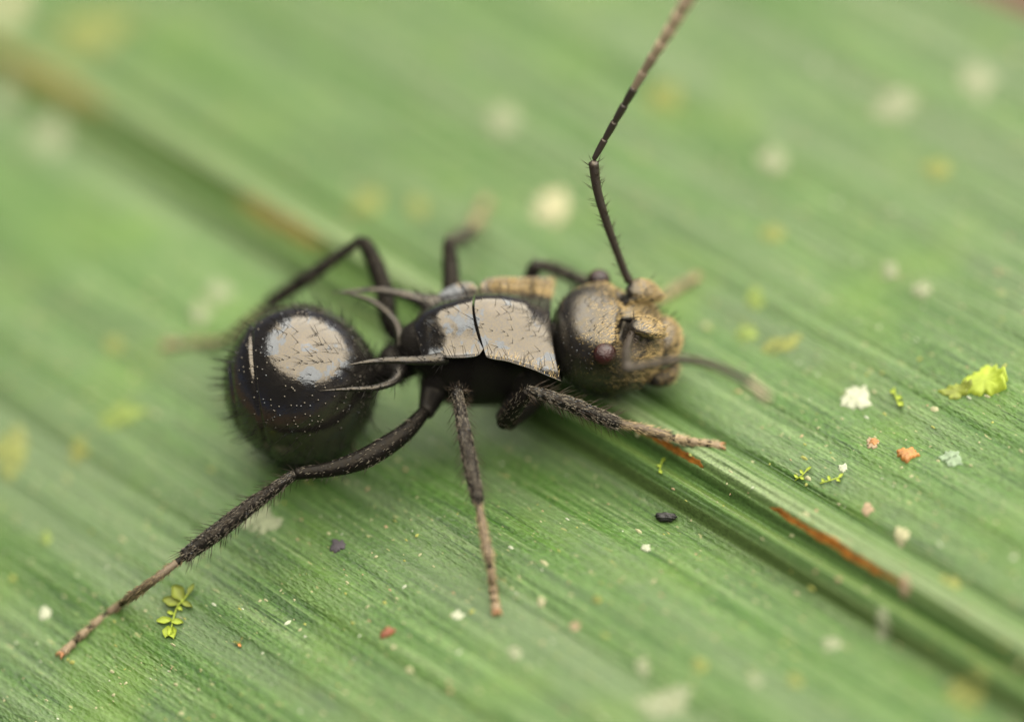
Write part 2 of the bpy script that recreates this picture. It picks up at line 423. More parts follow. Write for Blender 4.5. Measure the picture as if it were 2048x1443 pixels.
def streak(px0, px1, width, mat, name, soff=0.0, bulge=0.012):
    """a long dead streak lying along the midrib, pointed at both ends, following the leaf's relief"""
    a, b = P_leaf(*px0), P_leaf(*px1); s0, t0 = leaf_st(a); s1, t1 = leaf_st(b)
    n = 60; m = 7; V = []; lr = np.random.default_rng(abs(int(px0[0])))
    wob = np.convolve(lr.normal(0, 1, n + 10), np.ones(6) / 6, 'same')[5:5 + n]; wob2 = np.convolve(lr.normal(0, 1, n + 10), np.ones(4) / 4, 'same')[5:5 + n]
    for i in range(n):
        f = i / (n - 1); w = width * (math.sin(math.pi * f) ** 0.45 if 0 < f < 1 else 0.03) * (1 + 0.35 * wob2[i])
        s = s0 + (s1 - s0) * f + soff + 0.03 * wob[i]; t = t0 + (t1 - t0) * f
        for k in range(m):
            x = k / (m - 1) * 2 - 1
            V.append(leaf_at(s + x * w, t, 0.006 + bulge * (1 - x * x) - 0.02 * (abs(x) == 1)) - LOFF)
    F = [(i * m + k, i * m + k + 1, (i + 1) * m + k + 1, (i + 1) * m + k) for i in range(n - 1) for k in range(m - 1)]
    mb = MB(); mb.add(V, F); o = mb.build(name, mat, rib); return o
streak((1262, 846), (1408, 934), 0.06, M['dead'], 'dead_streak')['label'] = 'orange brown dead streak beside the front foot'
streak((1540, 1012), (1806, 1174), 0.062, M['dead'], 'dead_streak')['label'] = 'long orange dead streak on the midrib'
streak((470, 392), (650, 492), 0.13, M['dead_pale'], 'dead_streak')['label'] = 'straw coloured dead streak'
streak((-60, 70), (215, 222), 0.17, M['dead_pale'], 'dead_streak')['label'] = 'broad brownish dead streak'


# ------------------------------------------------------------------ the ant
PSI = math.radians(-6)
ANT = Pz(981, 813, 0)
AX = np.array([math.cos(PSI), math.sin(PSI), 0]); AY = np.array([-math.sin(PSI), math.cos(PSI), 0]); AZ = np.array([0, 0, 1.0])
ant = tag(empty('ant', ANT, PSI), 'glossy black spiny ant with golden haired head standing on green leaf', 'ant')
def loc(p): q = np.asarray(p) - ANT; return np.array([q @ AX, q @ AY, q[2]])
def D(px, py, d=0.0): return loc(Pd(px, py, d))
def G(px, py, lift=0.0): return loc(P_leaf(px, py, lift))
def interp(x, tab): t = np.array(tab); return np.interp(x, t[:, 0], t[:, 1])
def sm_interp(x, tab):
    t = np.array(tab); xx = np.linspace(t[0, 0], t[-1, 0], 240); y = np.interp(xx, t[:, 0], t[:, 1])
    k = 21; y2 = np.convolve(np.pad(y, k // 2, mode='reflect', reflect_type='odd'), np.ones(k) / k, 'valid'); y2[0], y2[-1] = y[0], y[-1]
    return np.interp(x, xx, y2)

body = MB()
TH, GA, RO, HE = 0, 1, 2, 3                       # material slots of the body mesh
regions = {}
def region(name, fn):
    a = body.n; fa = len(body.f); fn(); regions[name] = (a, body.n, fa, len(body.f))

def plate(x0, x1, w, wd, zc, zm, mat, nu=56, nv=72, thick=0.05, flare=0.09):
    u = np.linspace(0, 1, nu); v = np.linspace(-1, 1, nv); v = np.sign(v) * (1 - (1 - np.abs(v)) ** 1.15)
    uu, vv = np.meshgrid(u, v, indexing='ij')
    x = x0(vv) + (x1(vv) - x0(vv)) * uu; a = np.abs(vv)
    W = sm_interp(x, w); a = np.abs(vv) * W / sm_interp(x, wd); c = sm_interp(x, zc); m = sm_interp(x, zm)
    z = m - 0.05 + (c - m + 0.05) * (0.5 + 0.5 * np.cos(math.pi * np.clip(a / 0.93, 0, 1))) ** 0.92
    z = z + flare * np.clip((a - 0.72) / 0.28, 0, 1) ** 2
    top = np.stack([x, vv * W, z], -1)
    ins = 0.985
    bot = np.stack([x0(vv) + (x1(vv) - x0(vv)) * (0.5 + (uu - 0.5) * ins), vv * W * ins, z - thick], -1)
    N = nu * nv; F = []
    for i in range(nu - 1):
        for k in range(nv - 1):
            q = i * nv + k; F.append((q, q + nv, q + nv + 1, q + 1))
    F2 = [tuple(N + x_ for x_ in reversed(q)) for q in F]; E = []
    rim = [i * nv for i in range(nu)] + [(nu - 1) * nv + k for k in range(1, nv)] + [i * nv + nv - 1 for i in range(nu - 2, -1, -1)] + [k for k in range(nv - 2, 0, -1)]
    for a_, b_ in zip(rim, rim[1:] + rim[:1]): E.append((a_, N + a_, N + b_, b_))
    body.add(np.vstack([top.reshape(-1, 3), bot.reshape(-1, 3)]), F + F2 + E, mat)

def build_thorax():
    plate(lambda v: 0.12 + 0.10 * np.abs(v) ** 2 + 0.02 * np.sin(v * 4), lambda v: 1.50 + 0.10 * np.abs(v) ** 2.5,
          [(0.1, 0.80), (0.16, 0.90), (0.24, 1.03), (0.36, 1.10), (0.7, 1.16), (1.1, 1.26), (1.6, 1.42)],
          [(0.1, 1.06), (0.7, 1.16), (1.1, 1.26), (1.6, 1.42)],
          [(0.1, 2.89), (0.35, 2.87), (0.7, 2.78), (1.1, 2.56), (1.5, 2.14), (1.6, 2.04)],
          [(0.1, 2.43), (0.6, 2.32), (1.1, 2.10), (1.6, 1.84)], TH)
    plate(lambda v: -1.12 + 0.12 * np.abs(v), lambda v: 0.085 + 0.10 * np.abs(v) ** 2 + 0.02 * np.sin(v * 4),
          [(-1.15, 0.55), (-1.0, 0.74), (-0.8, 0.82), (-0.62, 0.86), (-0.45, 0.95), (-0.2, 1.02), (0.05, 1.01), (0.12, 0.93), (0.2, 0.80)],
          [(-1.15, 0.84), (-0.5, 0.98), (0.2, 1.05)],
          [(-1.15, 2.46), (-0.9, 2.66), (-0.6, 2.77), (-0.25, 2.84), (0.15, 2.88)],
          [(-1.15, 2.22), (-0.9, 2.36), (-0.5, 2.43), (0.2, 2.43)], TH)
region('plates', build_thorax)
def build_core():
    P, R = spline([(-1.35, 0, 1.70), (-1.0, 0, 1.76), (-0.4, 0, 1.47), (0.3, 0, 1.44), (0.9, 0, 1.32), (1.35, 0, 1.40), (1.6, 0, 1.60), (1.95, 0, 1.60)], 8,
                  [0.30, 0.58, 0.78, 0.84, 0.76, 0.50, 0.30, 0.27])
    tube(body, P, R, 40, RO, flat=1.36)
region('core', build_core)

def build_spines():
    def spine(pts, rad, mat=4): P, R = spline(pts, 8, np.array(rad) * 1.12); tube(body, P, R, 14, mat, flat=0.75)
    # pair on the back end of the thorax
    spine([(-0.62, -0.74, 2.26), D(872, 718, 0.22), D(830, 720, 0.2), D(775, 720, 0.15), D(730, 724, 0.1), D(694, 730, 0.05)], [0.16, 0.13, 0.095, 0.075, 0.045, 0.004])
    spine([(-0.62, 0.72, 2.26), D(862, 606, 1.35), D(838, 598, 1.4), D(800, 587, 1.45), D(760, 580, 1.5), D(710, 581, 1.5), D(662, 585, 1.5)], [0.20, 0.19, 0.13, 0.09, 0.06, 0.035, 0.004])
    # pair on the petiole, curving round the gaster
    spine([(-1.60, -0.22, 1.66), D(798, 742, 0.75), D(786, 762, 0.4), D(750, 775, 0.12), D(700, 778, 0.0), D(636, 781, -0.05)], [0.17, 0.13, 0.10, 0.075, 0.05, 0.004])
    spine([(-1.60, 0.22, 1.66), D(803, 690, 1.2), D(797, 656, 1.3), D(778, 628, 1.35), D(744, 602, 1.4), D(705, 588, 1.4), D(672, 583, 1.4)], [0.19, 0.13, 0.105, 0.085, 0.06, 0.035, 0.004])
    P, R = spline([(-1.15, 0, 1.55), (-1.4, 0, 1.48), (-1.62, 0, 1.50), (-1.85, 0, 1.42), (-2.3, -0.1, 1.42)], 7, [0.26, 0.27, 0.40, 0.28, 0.26])
    tube(body, P, R, 28, RO, flat=1.1)                                                            # petiole
region('spines', build_spines)

GC = loc(Pd(603, 768, 1.45)); GR = np.array([1.52, 1.52, 1.60])
def gaster_fn(d, p):
    p = p.copy(); q = d[:, 0]
    p[:, 1:] *= (1 - 0.10 * np.clip(q, 0, 1) ** 2)[:, None]
    # first segment's hind margin, grooved to imitate a reflected light sliver, then narrower segments
    for x0, dep in ((-0.47, 0.026), (-0.80, 0.020)):
        s = q - x0; p *= (1 - dep * np.exp(-(s / np.where(s > 0, 0.018, 0.038)) ** 2))[:, None]
    return p
region('gaster', lambda: blob(body, GC, GR, GA, 110, 260, gaster_fn))

# head: pitched nose down
HC = np.array([2.50, 0.0, 1.42]); HP = math.radians(27)
HX = np.array([math.cos(HP), 0, -math.sin(HP)]); HZ = np.array([math.sin(HP), 0, math.cos(HP)]); HY = np.array([0, 1.0, 0])
HAX = np.array([HX, HY, HZ])
def Hd(x, y, z): return HC + HX * x + HY * y + HZ * z
def head_fn(d, p):
    e = 2.7
    k = (np.abs(d) ** e).sum(1) ** (-1 / e); p = p * k[:, None]
    x, y, z = p[:, 0].copy(), p[:, 1].copy(), p[:, 2].copy()
    p[:, 1] *= 1 - 0.16 * np.clip(x / 1.1, 0, 1) ** 1.5 - 0.06 * np.clip(-x, 0, 1) ** 2
    up = np.clip(z / 0.8, 0, 1) ** 0.7
    def gs(cx, cy, sx, sy): return np.exp(-((x - cx) / sx) ** 2 - ((y - cy) / sy) ** 2)
    p[:, 2] += up * (-0.34 * gs(0.04, -0.44, 0.11, 0.24) - 0.34 * gs(0.04, 0.44, 0.11, 0.24) - 0.12 * gs(0.30, 0.80, 0.25, 0.2) - 0.12 * gs(0.30, -0.80, 0.25, 0.2))   # furrow and side dents
    p[:, 2] += up * (0.12 * gs(-0.30, 0.95, 0.25, 0.25) + 0.12 * gs(-0.30, -0.95, 0.25, 0.25) + 0.12 * gs(0.45, 0.5, 0.3, 0.3) + 0.12 * gs(0.45, -0.5, 0.3, 0.3))                                   # eye mounds
    p[:, 2] -= np.clip(-z, 0, 1) * 0.35 * gs(0.2, 0.0, 0.7, 0.7)                                                                # deep underside
    p[:, 2] += up * 0.10 * gs(-0.25, 0.0, 0.4, 0.5)
    return p
def build_head():
    blob(body, HC, (1.10, 1.04, 0.82), HE, 120, 90, head_fn, HAX)
    # clypeus and the front of the face
    blob(body, Hd(1.02, 0, 0.26), (0.36, 0.52, 0.44), HE, 40, 28, None, HAX)
    for s in (1, -1):
        # frontal lobe: thin-edged lamella covering the antenna socket, drawn out to a point in front
        def lobe(d, p, s=s):
            p = p.copy(); o = d[:, 1] * s
            p[:, 2] *= np.where(d[:, 2] < 0, 0.5, 1.0)
            p[:, 2] += 0.10 * np.clip(o, 0, 1) ** 2
            p[:, 0] += 0.10 * np.clip(d[:, 0], 0, 1) ** 3
            return p
        blob(body, Hd(0.42, s * 0.51, 0.90), (0.33, 0.25, 0.20), HE, 40, 28, lobe, HAX)
        P, R = spline([Hd(0.58, s * 0.48, 0.96), Hd(0.72, s * 0.46, 1.0), Hd(0.84, s * 0.43, 1.02)], 6, [0.10, 0.06, 0.006]); tube(body, P, R, 12, HE)
        P, R = spline([Hd(-0.02, s * 0.20, 0.76), Hd(0.2, s * 0.26, 0.88), Hd(0.45, s * 0.33, 1.02), Hd(0.66, s * 0.40, 1.02)], 6, [0.02, 0.05, 0.055, 0.03])
        tube(body, P, R, 12, RO)                                   # sharp dark ridge between the antennae
        # mandible folded under the face
        P, R = spline([Hd(0.95, s * 0.52, -0.25), Hd(1.22, s * 0.48, -0.22), Hd(1.40, s * 0.25, -0.18), Hd(1.46, s * 0.02, -0.16)], 6, [0.22, 0.20, 0.13, 0.05])
        tube(body, P, R, 18, RO, flat=0.8)
region('head', build_head)
bodyo = body.build('body', [M['thorax'], M['gaster'], M['rough'], M['head'], M['spine']], ant)

for s in (1, -1):
    mb = MB(); c = Hd(-0.30, s * 1.03, 0.54)
    ax = np.array([0.15, s * 0.55, 0.82]); ax /= np.linalg.norm(ax); a2 = np.cross(ax, [1, 0, 0]); a2 /= np.linalg.norm(a2)
    blob(mb, c, (0.20, 0.225, 0.225), 0, 40, 28, None, np.array([ax, a2, np.cross(ax, a2)]))
    mb.build('eye', M['eye'], ant)

# ------------------------------------------------------------------ antennae
def antenna(scape, srad, flag, frad, base_sock, pale=5):
    e = empty('antenna', (0, 0, 0), 0, ant)
    m = MB(); P, R = spline(scape, 9, srad); tube(m, P, R, 14)
    blob(m, base_sock, (0.12, 0.12, 0.12), 0, 16, 12)
    m.build('scape', M['antenna'], e)
    h = MB(); p, n = surface_samples(m.verts(), m.f, 130); ax = P[-1] - P[0]; ax /= np.linalg.norm(ax)
    hairs(h, p, n * 0.8 + ax * 0.5 + RNG.normal(0, 0.15, p.shape), RNG.uniform(0.10, 0.26, len(p)), 0.007, ax * 0.1)
    h.build('hair', M['hair_brown'], e)['kind'] = 'stuff'
    P, R = spline(flag, 12, frad)
    L = np.concatenate([[0], np.cumsum(np.linalg.norm(np.diff(P, axis=0), axis=1))])
    K = 11; x = np.linspace(0, L[-1], 200); Q = np.stack([np.interp(x, L, P[:, i]) for i in range(3)], -1); Rr = np.interp(x, L, R)
    for j in range(K):                            # eleven short segments, each a little club
        a, b = int(j * 200 / K), min(int((j + 1) * 200 / K) + 1, 199)
        q = Q[a:b + 1]; f = np.linspace(0, 1, len(q)); m = MB()
        tube(m, q, Rr[a:b + 1] * (0.74 + 0.30 * np.sin(f * math.pi * 0.62) ** 0.8), 12)
        sg = m.build('flagellum_segment', M['antenna'] if j < K - pale else M['antenna_mid'] if j < K - pale + 2 else M['antenna_tip'], e)
        if j == 0: first = sg
    return e
antenna([D(1268, 660, 0.5), D(1260, 675, 0.0), D(1253, 703, -0.8), D(1257, 738, -1.9)], [0.07, 0.075, 0.085, 0.10],
        [D(1257, 738, -1.9), D(1305, 728, -2.0), D(1372, 719, -2.2), D(1440, 735, -2.6), D(1500, 766, -3.1), D(1535, 796, -3.5)],
        [0.075, 0.08, 0.08, 0.08, 0.082, 0.075], Hd(0.30, -0.60, 0.78), 2)
antenna([D(1258, 562, 1.05), D(1245, 532, 0.9), D(1215, 450, 0.5), D(1195, 382, 0.2), D(1187, 325, 0.0)], [0.085, 0.075, 0.080, 0.085, 0.10],
        [D(1188, 318, 0.0), D(1226, 250, -0.3), D(1290, 140, -1.0), D(1340, 60, -1.8), D(1392, -30, -2.7)],
        [0.065, 0.072, 0.088, 0.115, 0.14], Hd(0.25, 0.58, 0.86), 7)

def sockets(p, n, r, sock):                                # the little raised ring at each hair's root
    for q, w in zip(p, n):
        a = np.cross(w, [0.3, 0.2, 0.9]); a /= np.linalg.norm(a); b = np.cross(w, a); v = [q + w * r * 0.75]
        for k in range(6):
            t = k * math.pi / 3; v.append(q + (a * math.cos(t) + b * math.sin(t)) * r * 1.25 - w * r * 0.15)
        for k in range(6):
            t = (k + .5) * math.pi / 3; v.append(q + (a * math.cos(t) + b * math.sin(t)) * r * 0.75 + w * r * 0.5)
        f = [(0, 7 + k, 7 + (k + 1) % 6) for k in range(6)]
        for k in range(6): f += [(1 + k, 1 + (k + 1) % 6, 7 + k), (1 + (k + 1) % 6, 7 + (k + 1) % 6, 7 + k)]
        sock.add(v, f)

# ------------------------------------------------------------------ legs
def leg(coxa, cr, femur, fr, tibia, tr, tarsus, sharp=True, n_h=420, label=None):
    e = empty('leg', (0, 0, 0), 0, ant)
    if label: e['label'] = label
    m = MB(); P, R = spline(coxa, 7, cr); tube(m, P, R, 20); m.build('coxa', M['rough'], e)
    hb = MB(); hg = MB(); hs = MB(); ht = MB()
    def seg(name, pts, rad, mat, flat=1.0, hn=300, hl=(0.12, 0.28), hr=0.007, fine=500):
        m = MB(); P, R = spline(pts, 10, rad); tube(m, P, R, 18, flat=flat); m.build(name, mat, e)
        ax = P[-1] - P[0]; ax /= np.linalg.norm(ax)
        p, n = surface_samples(m.verts(), m.f, hn)
        hairs(hb, p, n * 0.75 + ax * 0.62 + RNG.normal(0, 0.12, p.shape), RNG.uniform(*hl, len(p)), hr, ax * 0.12)
        p, n = surface_samples(m.verts(), m.f, int(fine * 0.8)); sockets(p, n, 0.009 if name == 'femur' else 0.0115, hs)
        p, n = surface_samples(m.verts(), m.f, fine)                                      # short flat hair
        hairs(hg, p, n * 0.16 + ax * 1.0 + RNG.normal(0, 0.12, p.shape), RNG.uniform(0.05, 0.11, len(p)), 0.005, n * 0.02)
    seg('femur', femur, fr, M['femur'], hn=int(n_h * 0.14), hl=(0.08, 0.20), fine=int(n_h * 0.25))
    seg('tibia', tibia, tr, M['leg'], hn=int(n_h * 0.34), hl=(0.16, 0.36), fine=int(n_h * 1.1))
    # tarsus: long first segment, three short ones, claw segment
    P = spline(tarsus, 20); L = np.concatenate([[0], np.cumsum(np.linalg.norm(np.diff(P, axis=0), axis=1))])
    cut = [0, 0.50, 0.66, 0.77, 0.85, 0.97]; wid = [0.086, 0.076, 0.068, 0.064, 0.07]
    for j in range(5):
        x = np.linspace(cut[j], cut[j + 1], 9) * L[-1]; q = np.stack([np.interp(x, L, P[:, i]) for i in range(3)], -1)
        f = np.linspace(0, 1, 9); m = MB()
        tube(m, q, wid[j] * (0.72 + 0.38 * f ** 0.7 - 0.12 * (f == 1)), 14)
        for i in range(len(m.m)): m.m[i] = 1 if i < 14 * (1 if j == 0 else 3) else 0       # dark root of each segment
        m.build('tarsus_segment', [M['tarsus_first'] if j == 0 else M['tarsus'], M['femur']], e)
        ax = q[-1] - q[0]; ax /= np.linalg.norm(ax)
        p, n = surface_samples(m.verts(), m.f, 220 if j == 0 else 70)
        hairs(ht, p, n * 0.45 + ax * 0.9 + RNG.normal(0, 0.12, p.shape), RNG.uniform(0.06, 0.15, len(p)), 0.007, ax * 0.05)
        if j < 4: hairs(hb, q[-1] + RNG.normal(0, 0.03, (7, 3)), ax + RNG.normal(0, 0.35, (7, 3)), 0.14, 0.010, ax * 0.0)
    end = P[-1]; ax = P[-1] - P[-6]; ax /= np.linalg.norm(ax); sd = np.cross(ax, AZ); sd /= np.linalg.norm(sd)
    cl = MB()
    for s in (1, -1):
        base = P[int(len(P) * 0.955)]
        pts, R = spline([base, base + ax * 0.06 + sd * s * 0.045 + AZ * 0.03, base + ax * 0.12 + sd * s * 0.07 + AZ * 0.01, base + ax * 0.13 + sd * s * 0.06 - AZ * 0.05], 5, [0.028, 0.025, 0.017, 0.005])
        tube(cl, pts, R, 8)
    blob(cl, P[int(len(P) * 0.97)] - AZ * 0.01, (0.055, 0.05, 0.04), 0, 14, 10)
    cl.build('claw', M['claw'], e)
    hs.build('hair_socket', M['thorax'], e)['kind'] = 'stuff'
    hb.build('bristle_hair', M['hair_brown'], e)['kind'] = 'stuff'
    ht.build('tarsus_hair', M['hair_tan'], e)['kind'] = 'stuff'
    hg.build('flat_hair', M['hair_silver'], e)['kind'] = 'stuff'
    return e
T = lambda px, py: G(px, py, 0.055)
# near hind, middle, front
leg([(-0.75, -0.40, 1.55), (-0.95, -0.62, 1.25), D(852, 826, 0.75)], [0.30, 0.27, 0.15],
    [D(850, 822, 0.75), D(815, 860, 0.5), D(770, 893, 0.3), D(720, 920, 0.12), D(660, 938, 0.0), D(592, 947, -0.05)], [0.13, 0.17, 0.20, 0.195, 0.15, 0.115],
    [D(590, 948, -0.05), D(560, 968, -0.05), D(500, 1012, -0.05), D(430, 1066, -0.1), D(368, 1112, -0.12)], [0.10, 0.11, 0.15, 0.165, 0.13],
    [D(372, 1110, -0.12), D(300, 1165, -0.25), T(232, 1214), T(175, 1258), T(118, 1312)], n_h=520)
leg([(-0.45, -0.45, 1.45), (-0.42, -0.75, 1.25), (-0.40, -1.0, 1.25)], [0.30, 0.24, 0.15],
    [(-0.42, -0.95, 1.22), (-0.40, -1.2, 1.55), (-0.40, -1.42, 1.92), D(914, 786, -0.15)], [0.13, 0.17, 0.165, 0.11],
    [D(914, 783, -0.18), D(921, 822, -0.32), D(936, 905, -0.55), D(956, 1002, -0.85)], [0.10, 0.115, 0.14, 0.125],
    [D(955, 996, -0.84), D(968, 1065, -1.0), D(980, 1130, -1.2), T(987, 1180), T(994, 1226)], n_h=480)
leg([(0.75, -0.45, 1.45), (0.82, -0.72, 0.95), D(1010, 842, 0.75)], [0.36, 0.36, 0.22],
    [D(1006, 846, 0.75), D(1022, 828, 0.45), D(1040, 803, 0.1), D(1057, 783, -0.08)], [0.14, 0.15, 0.14, 0.115],
    [D(1056, 781, -0.1), D(1090, 790, -0.05), D(1150, 812, 0.05), D(1234, 847, 0.18)], [0.10, 0.115, 0.145, 0.135],
    [D(1228, 844, 0.18), D(1290, 858, 0.3), D(1350, 876, 0.45), T(1395, 884), T(1445, 892)], n_h=480)
# far hind, middle, front
leg([(-0.75, 0.40, 1.55), (-0.95, 0.65, 1.35), (-1.15, 0.85, 1.25)], [0.30, 0.27, 0.15],
    [(-1.15, 0.83, 1.25), D(786, 660, 1.9), D(768, 580, 2.1), D(745, 515, 2.2), D(724, 480, 2.2)], [0.13, 0.17, 0.19, 0.165, 0.12],
    [D(722, 479, 2.2), D(690, 502, 2.35), D(620, 552, 2.7), D(540, 607, 3.2)], [0.09, 0.10, 0.145, 0.14],
    [D(545, 604, 3.2), D(490, 650, 3.7), D(452, 680, 4.2), T(395, 686), T(328, 690)], n_h=260)
leg([(-0.40, 0.45, 1.45), (-0.35, 0.80, 1.30), (-0.33, 1.05, 1.30)], [0.30, 0.24, 0.15],
    [(-0.33, 1.0, 1.28), D(905, 590, 2.0), D(901, 530, 2.2), D(898, 486, 2.3)], [0.14, 0.18, 0.165, 0.13],
    [D(897, 484, 2.3), D(910, 482, 2.8), D(925, 474, 3.4), D(938, 463, 4.0)], [0.10, 0.12, 0.14, 0.13],
    [D(936, 465, 3.95), D(948, 450, 4.6), T(955, 436), T(964, 420), T(973, 402)], n_h=220)
leg([(0.75, 0.45, 1.45), (0.85, 0.75, 1.10), (0.95, 1.0, 1.05)], [0.34, 0.32, 0.18],
    [(0.95, 1.0, 1.05), (1.0, 1.3, 1.35), (1.10, 1.6, 1.65), D(1068, 533, 2.1)], [0.15, 0.18, 0.16, 0.13],
    [D(1066, 531, 2.1), D(1092, 533, 2.2), D(1140, 551, 2.6), D(1215, 588, 3.0)], [0.12, 0.11, 0.13, 0.12],
    [D(1210, 586, 3.0), D(1265, 610, 3.3), T(1310, 603), T(1350, 580), T(1394, 553)], n_h=220)

# ------------------------------------------------------------------ hair of the body
V = body.verts()
def reg_faces(name): a, b, fa, fb = regions[name]; return body.f[fa:fb]
long_h, gold, sock = MB(), MB(), MB()
# gaster: long erect hairs leaning back
p, n = surface_samples(V, reg_faces('gaster'), 900); back = np.array([-1.0, 0, 0.25])
hairs(long_h, p, n * 0.8 + back * 0.6 + RNG.normal(0, 0.10, p.shape), RNG.uniform(0.22, 0.46, len(p)), 0.0062, back * 0.0)
sockets(p, n, 0.018, sock)
p, n = surface_samples(V, reg_faces('plates'), 300); k = n[:, 2] > 0.1; p, n = p[k], n[k]
hairs(long_h, p, n * 0.9 + np.array([-0.35, 0, 0.15]) + RNG.normal(0, 0.12, p.shape), RNG.uniform(0.22, 0.46, len(p)), 0.0065, np.array([-0.04, 0, 0.0]))
sockets(p, n, 0.012, sock)
p, n = surface_samples(V, reg_faces('spines'), 420)
hairs(long_h, p, n * 0.9 + np.array([-0.5, 0, 0.1]) + RNG.normal(0, 0.15, p.shape), RNG.uniform(0.12, 0.34, len(p)), 0.008, np.array([-0.1, 0, 0]))
p, n = surface_samples(V, reg_faces('head'), 800)
hairs(long_h, p, n * 0.9 + np.array([0.45, 0, 0.1]) + RNG.normal(0, 0.15, p.shape), RNG.uniform(0.12, 0.30, len(p)), 0.007, np.array([0.04, 0, 0]))
sockets(p, n, 0.014, sock)
p, n = surface_samples(V, reg_faces('core'), 300)
hairs(long_h, p, n + np.array([-0.2, 0, -0.2]) + RNG.normal(0, 0.2, p.shape), RNG.uniform(0.10, 0.22, len(p)), 0.007, np.array([0, 0, -0.1]))
# golden flat hair on the face and in the hollows of the side plates
p, n = surface_samples(V, reg_faces('head'), 26000)
q = (p - HC) @ HAX.T
keep = (RNG.random(len(p)) < np.clip((q[:, 0] + 0.75) / 0.9, 0, 1) * np.clip((q[:, 2] + 0.35) / 0.5, 0.05, 1)) & (RNG.random(len(p)) < 0.75)
keep |= (np.abs(q[:, 1]) > 0.62) & (q[:, 2] > 0.45) & (RNG.random(len(p)) < 0.8)
for sy in (1, -1): keep &= ((q[:, 0] - 0.04) / 0.16) ** 2 + ((q[:, 1] - sy * 0.44) / 0.28) ** 2 > 1
p, n = p[keep], n[keep]
fl = np.stack([0.8 * np.ones(len(p)), -0.5 * np.sign(p[:, 1]), -0.3 * np.ones(len(p))], -1)
hairs(gold, p, n * 0.22 + fl + RNG.normal(0, 0.2, p.shape), RNG.uniform(0.05, 0.11, len(p)), 0.0045, n * -0.05)
p, n = surface_samples(V, reg_faces('plates'), 22000)
w = np.abs(p[:, 1]); keep = (n[:, 2] > 0.1) & (RNG.random(len(p)) < np.clip((w - 0.74) / 0.22, 0, 1) * np.where(p[:, 1] > 0, 1.0, 0.09) * np.clip((p[:, 0] + 0.3) / 0.8, 0.0, 1))
p, n = p[keep], n[keep]
hairs(gold, p, n * 0.08 + np.stack([0.3 * np.ones(len(p)), -np.sign(p[:, 1]), np.zeros(len(p))], -1) + RNG.normal(0, 0.25, p.shape), RNG.uniform(0.06, 0.14, len(p)), 0.0055, n * 0.0)
for m, nm, mt in ((long_h, 'erect_hair', 'hair'), (gold, 'golden_hair', 'hair_gold'), (sock, 'hair_socket', 'thorax')):
    o = m.build(nm, M[mt], bodyo); o['kind'] = 'stuff'

# ------------------------------------------------------------------ things lying on the leaf
def flake(name, px, py, rx, ry, mat, label, cat, group=None, h=0.03, seed=0, lobes=3.0, ang=0.0, curl=0.0):
    """a small irregular crust or crumb bedded on the leaf; rx, ry are its radii in mm"""
    c = P_leaf(px, py); s0, t0 = leaf_st(c); lr = np.random.default_rng(seed + int(px * 3 + py * 7)); n, m = 48, 5
    ph = lr.uniform(0, 6.28, 4); am = lr.uniform(0.04, 0.13, 4); V = []
    o0 = leaf_at(s0, t0)
    for j in range(m):
        f = [1.0, 0.93, 0.75, 0.45, 0.0][j]
        for i in range(n):
            a = 2 * math.pi * i / n
            k = f * (1 + sum(am[q] * math.sin((q + 2) * a + ph[q]) for q in range(4)) + 0.10 * math.sin(9 * a + ph[0]) + 0.06 * math.sin(14 * a + ph[1]))
            x, y = rx * k * math.cos(a), ry * k * math.sin(a); wx = x * math.cos(ang) - y * math.sin(ang); wy = x * math.sin(ang) + y * math.cos(ang)
            pw = c + np.array([wx, wy, 0]); s, t = leaf_st(pw)
            z = -0.012 if j == 0 else h * (0.55 + 0.45 * (1 - f * f)) + lr.normal(0, h * 0.12) + curl * max(0, x / rx) ** 2 * f
            V.append(np.array([pw[0], pw[1], float(leaf_z(s, t)) + z]) - o0)
            if f == 0: break
    F = []
    for j in range(m - 2):
        for i in range(n):
            i2 = (i + 1) % n; F.append((j * n + i, j * n + i2, (j + 1) * n + i2, (j + 1) * n + i))
    top = (m - 1) * n
    for i in range(n): F.append(((m - 2) * n + i, (m - 2) * n + (i + 1) % n, top))
    mb = MB(); mb.add(V, F); o = mb.build(name, mat); o.location = [float(x) for x in o0]
    return tag(o, label, cat, group)
M['cream'] = mat_crust('crust_cream', (0.1964, 0.192, 0.1071), 0.55)
M['white'] = mat_crust('crust_white', (0.2143, 0.2321, 0.1607), 0.6)
M['yellow'] = mat_crust('crust_yellow', (0.1008, 0.1152, 0.02016), 0.42)
M['lime'] = mat_plain('moss_lime', (0.2232, 0.2768, 0.02678), 0.6, var=0.25, scale=5, trans=0.4)
M['lime_dark'] = mat_plain('moss_olive', (0.1607, 0.1964, 0.02232), 0.6, var=0.35, scale=6, trans=0.4)
M['grey'] = mat_crust('crust_grey_green', (0.1071, 0.1518, 0.08928), 0.5)
M['pink'] = mat_crust('crust_pinkish', (0.1786, 0.1295, 0.07589), 0.55)
M['orange'] = mat_plain('crumb_orange', (0.2016, 0.0864, 0.01584), 0.6, var=0.45, scale=7)
M['rust'] = mat_plain('crumb_rust', (0.1161, 0.03125, 0.008928), 0.6, var=0.45, scale=8)
M['dark'] = mat_plain('speck_dark_purple', (0.02232, 0.01786, 0.02232), 0.7, scale=8)
M['dust_cream'] = mat_plain('dust_cream', (0.1696, 0.1696, 0.08928), 0.8); M['dust_yellow'] = mat_plain('dust_yellow', (0.1339, 0.1428, 0.02678), 0.8)
M['dust_white'] = mat_plain('dust_white', (0.2053, 0.2232, 0.1607), 0.8); M['dust_pink'] = mat_plain('dust_pink', (0.1786, 0.125, 0.06696), 0.8)
M['frass'] = mat_plain('frass_black', (0.008035, 0.007589, 0.007142), 0.55, var=0.6, scale=14, bumps=1.0)

